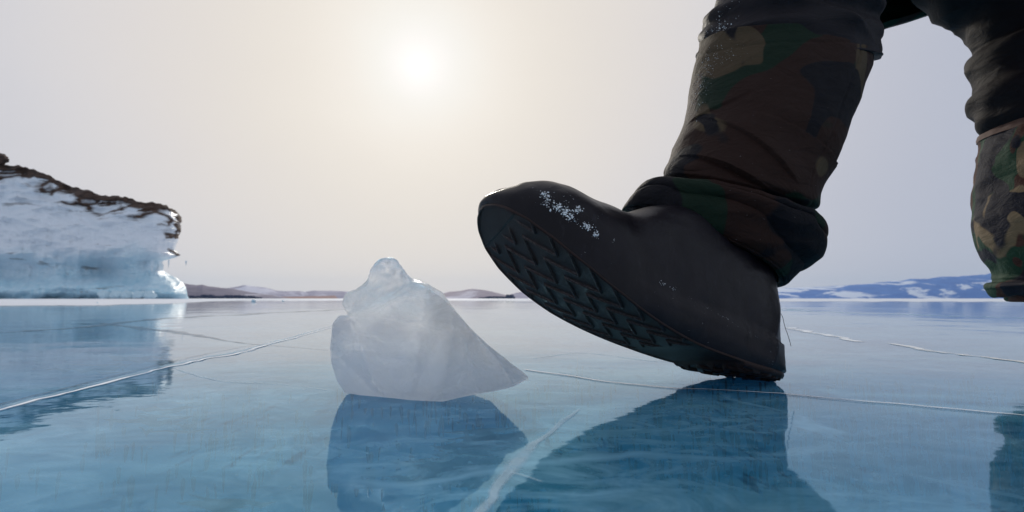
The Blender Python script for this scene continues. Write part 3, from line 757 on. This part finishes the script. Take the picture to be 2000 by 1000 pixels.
# ---- cloth tubes through rings
class Ring:
    def __init__(s, c, a, b): s.c, s.a, s.b = c, a, b
def proj(p):
    q = p - Vector((0, 0, CAMH)); fz = q.y * ct + q.z * st; uz = -q.y * st + q.z * ct
    return 1000 + 1000 * q.x / fz, 500 - 1000 * uz / fz
def pxring(L, Rr, d, b, rise=0.0, dl=0.0, inset=-2):
    """ring whose outline spans the measured width at its own distance d and half depth b"""
    lu, ru = L[0], Rr[0]
    for _ in range(6):
        l = at(lu, L[1], d + dl); r = at(ru, Rr[1], d - dl); c = (l + r) / 2; a = (r - l) / 2
        h = Vector((a.y, -a.x, 0)).normalized()
        if h.y > 0: h = -h
        bb_ = h * b + Vector((0, 0, rise))
        us = [proj(c + a * math.copysign(abs(math.cos(t)) ** .92, math.cos(t)) + bb_ * math.copysign(abs(math.sin(t)) ** .92, math.sin(t)))[0] for t in [k * math.pi / 24 for k in range(48)]]
        lu += L[0] + inset - min(us); ru += Rr[0] - inset - max(us)
    return Ring(c, a, bb_)
def tube(name, rings, mat, disp, nv=240, nu=220, inner=.003, pw=.92, parent=None):
    n = len(rings) - 1
    cs, as_, bs = [r.c for r in rings], [r.a for r in rings], [r.b for r in rings]
    G = []
    for i in range(nv):
        t = n * i / (nv - 1)
        c, a, b = catmull(cs, t), catmull(as_, t), catmull(bs, t)
        for j in range(nu):
            th = 2 * math.pi * j / nu
            co, si = math.cos(th), math.sin(th)
            G.append(c + a * math.copysign(abs(co) ** pw, co) + b * math.copysign(abs(si) ** pw, si))
    O = []
    for i in range(nv):
        t = n * i / (nv - 1); cc = catmull(cs, t)
        for j in range(nu):
            p = G[i * nu + j]
            u = G[min(i + 1, nv - 1) * nu + j] - G[max(i - 1, 0) * nu + j]; v = G[i * nu + (j + 1) % nu] - G[i * nu + (j - 1) % nu]
            nn = u.cross(v)
            nn = nn.normalized() if nn.length > 1e-12 else (p - cc).normalized()
            if nn.dot(p - cc) < 0: nn = -nn
            O.append(p + nn * disp(t, 2 * math.pi * j / nu, p))
    faces = gridfaces(nv, nu, True)
    # turn the hems inward
    for end in (0, nv - 1):
        base = len(O); cc = catmull(cs, n * end / (nv - 1))
        nb = end + (6 if end == 0 else -6)
        for j in range(nu):
            p = O[end * nu + j]; q = O[nb * nu + j]; O.append(p + (cc - p) * .05 + (q - p) * .1)
        b2 = len(O)
        for j in range(nu):
            p = O[end * nu + j]; q = O[nb * nu + j]; O.append(p + (cc - p) * .10 + (q - p) * 1.2)
        for j in range(nu):
            k = (j + 1) % nu
            faces.append((end * nu + j, end * nu + k, base + k, base + j)); faces.append((base + j, base + k, b2 + k, b2 + j))
    return link(name, [p - PO for p in O], faces, mat, parent or person)
def ridge(x, w): return math.exp(-(x / w) ** 2)

# leg 1 -- camouflage lower part, bunched over the boot
d0 = .556
R1 = [pxring((1228, 415), (1530, 562), d0, .060, .006), pxring((1215, 409), (1549, 545), d0, .066, .010), pxring((1228, 388), (1590, 520), d0, .072, .012),
      pxring((1250, 368), (1610, 484), d0, .074, .006), pxring((1275, 359), (1606, 450), d0 + .002, .072, -.002), pxring((1297, 350), (1592, 430), d0 + .003, .068, -.006),
      pxring((1299, 330), (1600, 405), d0 + .006, .070, -.008), pxring((1312, 300), (1608, 370), d0 + .012, .074, -.010), pxring((1327, 252), (1640, 300), d0 + .024, .078, -.012),
      pxring((1343, 205), (1664, 235), d0 + .036, .080, -.014), pxring((1350, 170), (1684, 180), d0 + .046, .081, -.018), pxring((1360, 125), (1699, 135), d0 + .055, .081, -.022), pxring((1372, 78), (1700, 84), d0 + .064, .080, -.024)]
def disp1(t, th, p):
    fr = math.sin(th)
    d = .0036 * fbm(p * 8 + Vector((3, 1, 2)), 2)
    d += .0022 * (1 - 2 * abs(noise.noise(Vector((p.x * 9 + p.z * 12, p.y * 12, p.z * 11 - p.x * 9))))) + .0004 * fbm(p * 60, 2)
    # bunch folds near the hem run along the ring
    k = 1 - sstep(4.5, 6.5, t)
    ph = t * 1.75 + .9 * math.cos(th + .5) + 1.4 * noise.noise(Vector((math.cos(th) * 1.6, math.sin(th) * 1.6, t * .5)))
    d += .0052 * k * (abs(math.sin(ph)) ** .45 - .72) + .0018 * k * (1 - 2 * abs(noise.noise(Vector((p.x * 22 + p.z * 26, p.y * 20, p.z * 30 - p.x * 14)))))
    # deep crease where the leg drops into the bunch
    cpos = 5.2 + .35 * math.sin(th * 1.0 + 2.4)
    d -= .0085 * ridge(t - cpos, .30)
    # diagonal tension folds down the front
    def drape(x, w_): return (math.exp(-x / w_) if x > 0 else -.5 * math.exp(x / (w_ * .35))) * 1.0
    wob = .006 * noise.noise(Vector((p.x * 14, 2, p.z * 9)))
    fz = max(0, fr) ** .7
    dg = p.z + .73 * p.x + wob
    d += .0065 * drape(dg - .372, .020) * fz * sstep(.165, .22, p.x) * sstep(5.0, 5.8, t)
    dg2 = p.z + 1.25 * p.x + wob * 1.5
    d += .0028 * drape(dg2 - .545, .014) * fz * sstep(.18, .25, p.x) * sstep(6, 7, t)
    dg3 = p.z - .35 * p.x + wob
    d += .0026 * drape(dg3 - .215, .014) * fz * (1 - sstep(.20, .27, p.x)) * sstep(6, 7, t)
    d += .0022 * drape(dg3 - .262, .012) * fz * (1 - sstep(.19, .25, p.x))
    d += .0022 * drape(-(p.z + .5 * p.x + wob) + .40, .012) * sstep(.24, .29, p.x) * sstep(6, 7, t)
    # stitched seam near the top and vertical seam
    d -= .0009 * ridge(t - 11.35 - .12 * math.cos(th), .035)
    d -= .0013 * ridge(th - 1.05, .018) * sstep(6, 7, t)
    d += .0018 * ridge(t - 12, .2) - .0006 * ridge(t - .35, .06)
    return d
gaiter = tube('camouflage_lower_leg', R1, M_camo, disp1, 300, 280)
# dark nylon upper, hanging over the camouflage part
R2 = [pxring((1371, 108), (1707, 122), .622, .082, -.030), pxring((1376, 86), (1711, 94), .626, .087, -.028), pxring((1375, 55), (1712, 60), .632, .089, -.022),
      pxring((1380, 30), (1718, 30), .64, .090, -.010), pxring((1398, 2), (1728, 0), .648, .092), pxring((1415, -40), (1750, -60), .66, .095),
      Ring(Vector((.475, .72, .60)), Vector((.112, 0, .0)), Vector((0, -.105, 0))), Ring(Vector((.54, .77, .86)), Vector((.125, 0, 0)), Vector((0, -.12, 0)))]
def disp2(t, th, p):
    d = .004 * fbm(p * 15, 3) + .004 * (1 - 2 * abs(noise.noise(Vector((p.x * 14, p.y * 14, p.z * 30 + p.x * 10)))))
    d += .003 * ridge(t - .15, .15) - .0055 * ridge(t - .0, .05)
    d += .0035 * math.sin(t * 5.0 + 1.3 * math.sin(th) + noise.noise(p * 12) * 2) * ridge(t - 2.3, 1.4)
    # swag: hem dips at the sides, lifts in front
    return d
tr1 = tube('trouser_leg', R2, M_dark, disp2, 220, 200)
# small fold at top-left (pocket edge)
# leg 2 -- further right, mostly out of frame
W2 = 268
d2 = .715
R3 = [pxring((1976, 586), (2255, 592), d2, .070), pxring((1954, 573), (2265, 580), d2, .078), pxring((1928, 561), (2268, 566), d2, .080, .004), pxring((1941, 548), (2281, 540), d2, .086), pxring((1938, 527), (2281, 520), d2, .088),
      pxring((1918, 490), (2279, 480), d2 + .003, .09), pxring((1906, 440), (2271, 430), d2 + .008, .09), pxring((1904, 400), (2263, 390), d2 + .012, .09), pxring((1907, 340), (2257, 330), d2 + .018, .09), pxring((1911, 290), (2257, 280), d2 + .024, .09), pxring((1913, 255), (2261, 232), d2 + .03, .09)]
def disp3(t, th, p):
    d = .005 * fbm(p * 14, 3) + .003 * (1 - 2 * abs(noise.noise(Vector((p.x * 16, p.y * 16, p.z * 28 + p.x * 18)))))
    d += .003 * math.sin(t * 6 + math.sin(th)) * (1 - sstep(2, 4, t))
    return d
g2 = tube('camouflage_lower_leg', R3, M_camo2, disp3, 200, 200)
hem = [pxring((1912, 258), (2262, 236), d2 + .030, .0915), pxring((1912, 250), (2263, 230), d2 + .031, .0925), pxring((1915, 244), (2262, 224), d2 + .032, .0905)]
tube('binding', hem, M_brown, lambda t, th, p: .0015 + .0012 * fbm(p * 60, 2), 12, 160, parent=g2)
R4 = [pxring((1934, 246), (2275, 226), d2 + .032, .082), pxring((1914, 234), (2285, 220), d2 + .034, .088), pxring((1903, 215), (2291, 205), d2 + .037, .092), pxring((1892, 185), (2295, 180), d2 + .042, .095), pxring((1902, 148), (2290, 150), d2 + .047, .093),
      pxring((1897, 128), (2295, 130), d2 + .05, .095), pxring((1891, 98), (2295, 100), d2 + .055, .096), pxring((1905, 76), (2290, 70), d2 + .06, .095), pxring((1890, 50), (2285, 40), d2 + .065, .098), pxring((1871, 18), (2280, 0), d2 + .072, .10),
      Ring(Vector((.82, .80, .62)), Vector((.13, 0, 0)), Vector((0, -.115, 0))), Ring(Vector((.74, .80, .86)), Vector((.14, 0, 0)), Vector((0, -.12, 0)))]
def disp4(t, th, p):
    d = .005 * fbm(p * 13, 2) + .006 * noise.noise(Vector((p.x * 12, p.y * 12, p.z * 42 + p.x * 12))) + .003 * (1 - 2 * abs(noise.noise(Vector((p.x * 9 + 3, p.y * 9, p.z * 26 - p.x * 16)))))
    return d
tr2 = tube('trouser_leg', R4, M_dark2, disp4, 260, 200)
# jacket: long smock, its rear hem shows between the legs
def jk(z, cx, rx, ry, cy=.79, tilt=0): return Ring(Vector((cx, cy, z)), Vector((rx, 0, tilt)), Vector((0, -ry, 0)))
RJ = [jk(.592, .655, .235, .19, .78, .055), jk(.63, .655, .24, .195, .78, .045), jk(.72, .655, .235, .19), jk(.88, .65, .225, .18), jk(1.02, .645, .205, .16), jk(1.18, .645, .225, .165), jk(1.32, .645, .23, .15), jk(1.42, .645, .17, .12), jk(1.48, .645, .085, .08)]
jacket = tube('jacket', RJ, M_camo3, lambda t, th, p: .008 * fbm(p * 7, 3) + .005 * (1 - 2 * abs(noise.noise(p * 9))), 160, 180)
# body: one continuous skinned figure inside the clothes (mostly out of frame)
def body():
    me = bpy.data.meshes.new('body')
    pts = {'pel': ((.645, .79, .88), .12), 'sp': ((.645, .79, 1.08), .11), 'ch': ((.645, .79, 1.28), .12), 'nk': ((.645, .78, 1.46), .055), 'hd0': ((.64, .77, 1.53), .075), 'hd1': ((.635, .765, 1.62), .085), 'hd2': ((.635, .77, 1.69), .06),
           'ns': ((.635, .675, 1.60), .014),
           'hl': ((.54, .77, .82), .085), 'kl': ((.40, .66, .49), .06), 'al': ((.255, .565, .15), .042), 'tl': ((.17, .52, .10), .03),
           'hr': ((.75, .80, .82), .08), 'kr': ((.82, .78, .48), .05), 'ar': ((.80, .76, .10), .042), 'tr': ((.82, .68, .045), .03),
           'sl': ((.46, .79, 1.38), .06), 'el': ((.38, .78, 1.10), .045), 'wl': ((.37, .66, .90), .03), 'pl': ((.37, .61, .84), .03),
           'sr': ((.83, .79, 1.38), .06), 'er': ((.92, .80, 1.10), .045), 'wr': ((.93, .70, .89), .03), 'pr': ((.93, .65, .83), .03)}
    ed = [('pel', 'sp'), ('sp', 'ch'), ('ch', 'nk'), ('nk', 'hd0'), ('hd0', 'hd1'), ('hd1', 'hd2'), ('hd1', 'ns'), ('pel', 'hl'), ('hl', 'kl'), ('kl', 'al'), ('al', 'tl'), ('pel', 'hr'), ('hr', 'kr'), ('kr', 'ar'), ('ar', 'tr'),
          ('ch', 'sl'), ('sl', 'el'), ('el', 'wl'), ('wl', 'pl'), ('ch', 'sr'), ('sr', 'er'), ('er', 'wr'), ('wr', 'pr')]
    for side, b, dx in (('l', (.37, .61, .84), 1), ('r', (.93, .65, .83), -1)):
        for q in range(4):
            x = b[0] + (q - 1.5) * .021; L = (.066, .075, .070, .055)[q]
            a_, b_ = f'f{side}{q}a', f'f{side}{q}b'
            pts[a_] = ((x, b[1] - .03, b[2] - .045), .009); pts[b_] = ((x, b[1] - .02, b[2] - .045 - L * .7), .008)
            ed += [('p' + side, a_), (a_, b_)]
        pts[f't{side}a'] = ((b[0] + dx * .045, b[1] - .02, b[2] - .01), .011); pts[f't{side}b'] = ((b[0] + dx * .05, b[1] - .04, b[2] - .045), .009)
        ed += [('p' + side, f't{side}a'), (f't{side}a', f't{side}b')]
    ks = list(pts); me.from_pydata([tuple(Vector(pts[k][0]) - PO) for k in ks], [(ks.index(a), ks.index(b)) for a, b in ed], [])
    o = bpy.data.objects.new('tmpbody', me); C.objects.link(o)
    md = o.modifiers.new('skin', 'SKIN'); sb = o.modifiers.new('sub', 'SUBSURF'); sb.levels = 2; sb.render_levels = 2
    if not me.skin_vertices: me.skin_vertices.new() if hasattr(me.skin_vertices, 'new') else None
    for v, k in zip(me.skin_vertices[0].data, ks): v.radius = (pts[k][1],) * 2; v.use_root = (k == 'pel')
    dg = bpy.context.evaluated_depsgraph_get(); dg.update()
    m2 = bpy.data.meshes.new_from_object(o.evaluated_get(dg)); bpy.data.objects.remove(o)
    return linkme('body', m2, M_skin, person)
try:
    body()
except Exception as ex:
    print('BODY FAILED', ex)
for nm_, pts_ in (('sleeve', [(.47, .79, 1.37, .075), (.40, .785, 1.20, .07), (.372, .78, 1.10, .065), (.368, .72, 1.0, .058), (.368, .672, .92, .05)]), ('sleeve', [(.82, .79, 1.37, .075), (.895, .795, 1.20, .07), (.922, .80, 1.10, .065), (.928, .75, 1.0, .058), (.93, .712, .92, .05)])):
    tube(nm_, [Ring(Vector(q[:3]), Vector((q[3], 0, 0)), Vector((0, -q[3], -q[3] * .3))) for q in pts_], M_camo3, lambda t, th, p: .005 * fbm(p * 12, 3), 60, 60, parent=jacket)
tube('hood', [Ring(Vector((.645, .80, 1.44)), Vector((.11, 0, 0)), Vector((0, -.09, 0))), Ring(Vector((.638, .80, 1.54)), Vector((.11, 0, 0)), Vector((0, -.09, 0))), Ring(Vector((.636, .80, 1.64)), Vector((.11, 0, 0)), Vector((0, -.10, 0))),
     Ring(Vector((.636, .80, 1.72)), Vector((.08, 0, 0)), Vector((0, -.08, 0))), Ring(Vector((.636, .80, 1.755)), Vector((.012, 0, 0)), Vector((0, -.012, 0)))], M_camo3, lambda t, th, p: .004 * fbm(p * 12, 3), 60, 60, parent=jacket)

# ---- loose thread at the heel
def strand(name, pts, r, mat, parent, n=30):
    N = len(pts) - 1; V = []; F = []
    for i in range(n + 1):
        p = catmull(pts, N * i / n)
        for q in range(6): V.append(p - PO + Vector((math.cos(q * 1.047), 0, math.sin(q * 1.047))) * r)
    return link(name, V, gridfaces(n + 1, 6, True), mat, parent)
th = strand('loose_thread', [at(1521, 608, .545), at(1528, 618, .55), at(1533, 638, .552), at(1540, 658, .553), at(1545, 676, .553)], .00033, M_thread, person)

# ---- snow grains clinging to the overshoe and the trouser leg
dg = bpy.context.evaluated_depsgraph_get(); dg.update()
def bvh(o):
    mw = o.matrix_world; return BVHTree.FromPolygons([mw @ v.co for v in o.data.vertices], [tuple(p.vertices) for p in o.data.polygons])
bb, bg_, bt = bvh(boot), bvh(gaiter), bvh(tr1)
cam0 = Vector((0, 0, CAMH))
def grains(tree, spots, parent, name, label, inv):
    V = []; F = []
    for (u, v, su, sv, n, r0, r1, ang) in spots:
        for _ in range(n):
            a, b = random.gauss(0, su), random.gauss(0, sv)
            uu = u + a * math.cos(ang) - b * math.sin(ang); vv = v + a * math.sin(ang) + b * math.cos(ang)
            D = ray(uu, vv).normalized(); hit = tree.ray_cast(cam0, D)
            if not hit[0]: continue
            nrm_ = hit[1]
            if nrm_.dot(D) > 0: nrm_ = -nrm_
            r = random.uniform(r0, r1) * random.random() ** .6; r = max(r, r0 * .6); c = hit[0] + nrm_ * r * .3; o0 = len(V)
            ax = [Vector((random.gauss(0, 1), random.gauss(0, 1), random.gauss(0, 1))).normalized() for _ in range(8)]
            base = [Vector(q) for q in ((1, 0, 0), (-1, 0, 0), (0, 1, 0), (0, -1, 0), (0, 0, 1), (0, 0, -1))]
            for q, x in zip(base, ax): V.append(inv @ (c + (q + x * .45) * r * random.uniform(.6, 1.25)))
            for t in ((0, 2, 4), (2, 1, 4), (1, 3, 4), (3, 0, 4), (2, 0, 5), (1, 2, 5), (3, 1, 5), (0, 3, 5)): F.append(tuple(o0 + k for k in t))
    if V:
        o = link(name, V, F, M_frost, parent, smooth=False); o['label'] = label; o['kind'] = 'stuff'
mmi = Matrix.Translation(-PO)
bspots = [(1064, 381, 5, 4, 55, .0003, .0012, 0), (1068, 394, 4, 6, 40, .0003, .0010, .3), (1090, 407, 7, 5, 60, .0003, .0012, .6), (1104, 413, 6, 5, 60, .0004, .0013, .3), (1113, 424, 5, 4, 40, .0004, .0012, 0), (1129, 410, 4, 4, 40, .0003, .0011, 0),
          (1128, 432, 3, 3, 10, .0002, .0006, 0), (1149, 443, 7, 3.5, 60, .0003, .0011, .5), (1165, 456, 4, 4, 40, .0003, .0010, .7), (1100, 400, 30, 14, 60, .00015, .0004, .5), (1197, 470, 3, 3, 5, .0002, .0005, 0),
          (1293, 554, 4, 1.5, 14, .0002, .0007, .6), (1318, 566, 5, 1.5, 10, .0002, .0006, .6), (1410, 618, 45, .8, 40, .00012, .00032, .53), (1300, 640, 160, 60, 90, .0001, .00028, .6), (1505, 700, 12, 8, 14, .0001, .0003, 0)]
grains(bb, bspots, boot, 'snow_grains', 'white snow grains stuck on the toe', bootM.inverted())
gspots = [(1372, 165, 10, 30, 170, .00015, .0006, .35), (1345, 215, 6, 30, 80, .00015, .0005, .35), (1322, 290, 5, 22, 40, .00012, .0004, .3), (1390, 120, 22, 14, 130, .00015, .0006, -.3), (1420, 105, 25, 8, 40, .0001, .0003, 0), (1500, 330, 120, 120, 60, .0001, .00025, 0)]
grains(bg_, gspots, gaiter, 'snow_grains', 'fine snow dust along the shin', mmi)
tspots = [(1412, 62, 14, 16, 150, .0002, .0010, -.6), (1392, 92, 8, 14, 120, .0002, .0008, .5), (1405, 40, 20, 20, 50, .00015, .0006, 0), (1432, 70, 4, 6, 14, .0005, .0012, -.4)]
grains(bt, tspots, tr1, 'snow_grains', 'snow dust caught in the folds over the knee', mmi)

# ------------------------------------------------------------------ haze
HAZE = 2.5e-5
if HAZE:
    bm = bmesh.new(); bmesh.ops.create_cube(bm, size=1)
    for v in bm.verts: v.co = Vector((v.co.x * 32200, v.co.y * 32400 + 4000 - 4000, v.co.z * 602 + 300 - 0))
    me = bpy.data.meshes.new('haze'); bm.to_mesh(me); bm.free()
    hz = bpy.data.objects.new('haze', me); C.objects.link(hz)
    mh = bpy.data.materials.new('haze'); mh.use_nodes = True; t = mh.node_tree; t.nodes.clear()
    pv = t.nodes.new('ShaderNodeVolumePrincipled'); ou = t.nodes.new('ShaderNodeOutputMaterial')
    pv.inputs['Density'].default_value = HAZE; pv.inputs['Color'].default_value = (.62, .80, 1, 1); pv.inputs['Anisotropy'].default_value = .2
    t.links.new(pv.outputs[0], ou.inputs['Volume']); me.materials.append(mh); tag(hz, 'thin blue winter haze', kind='stuff')
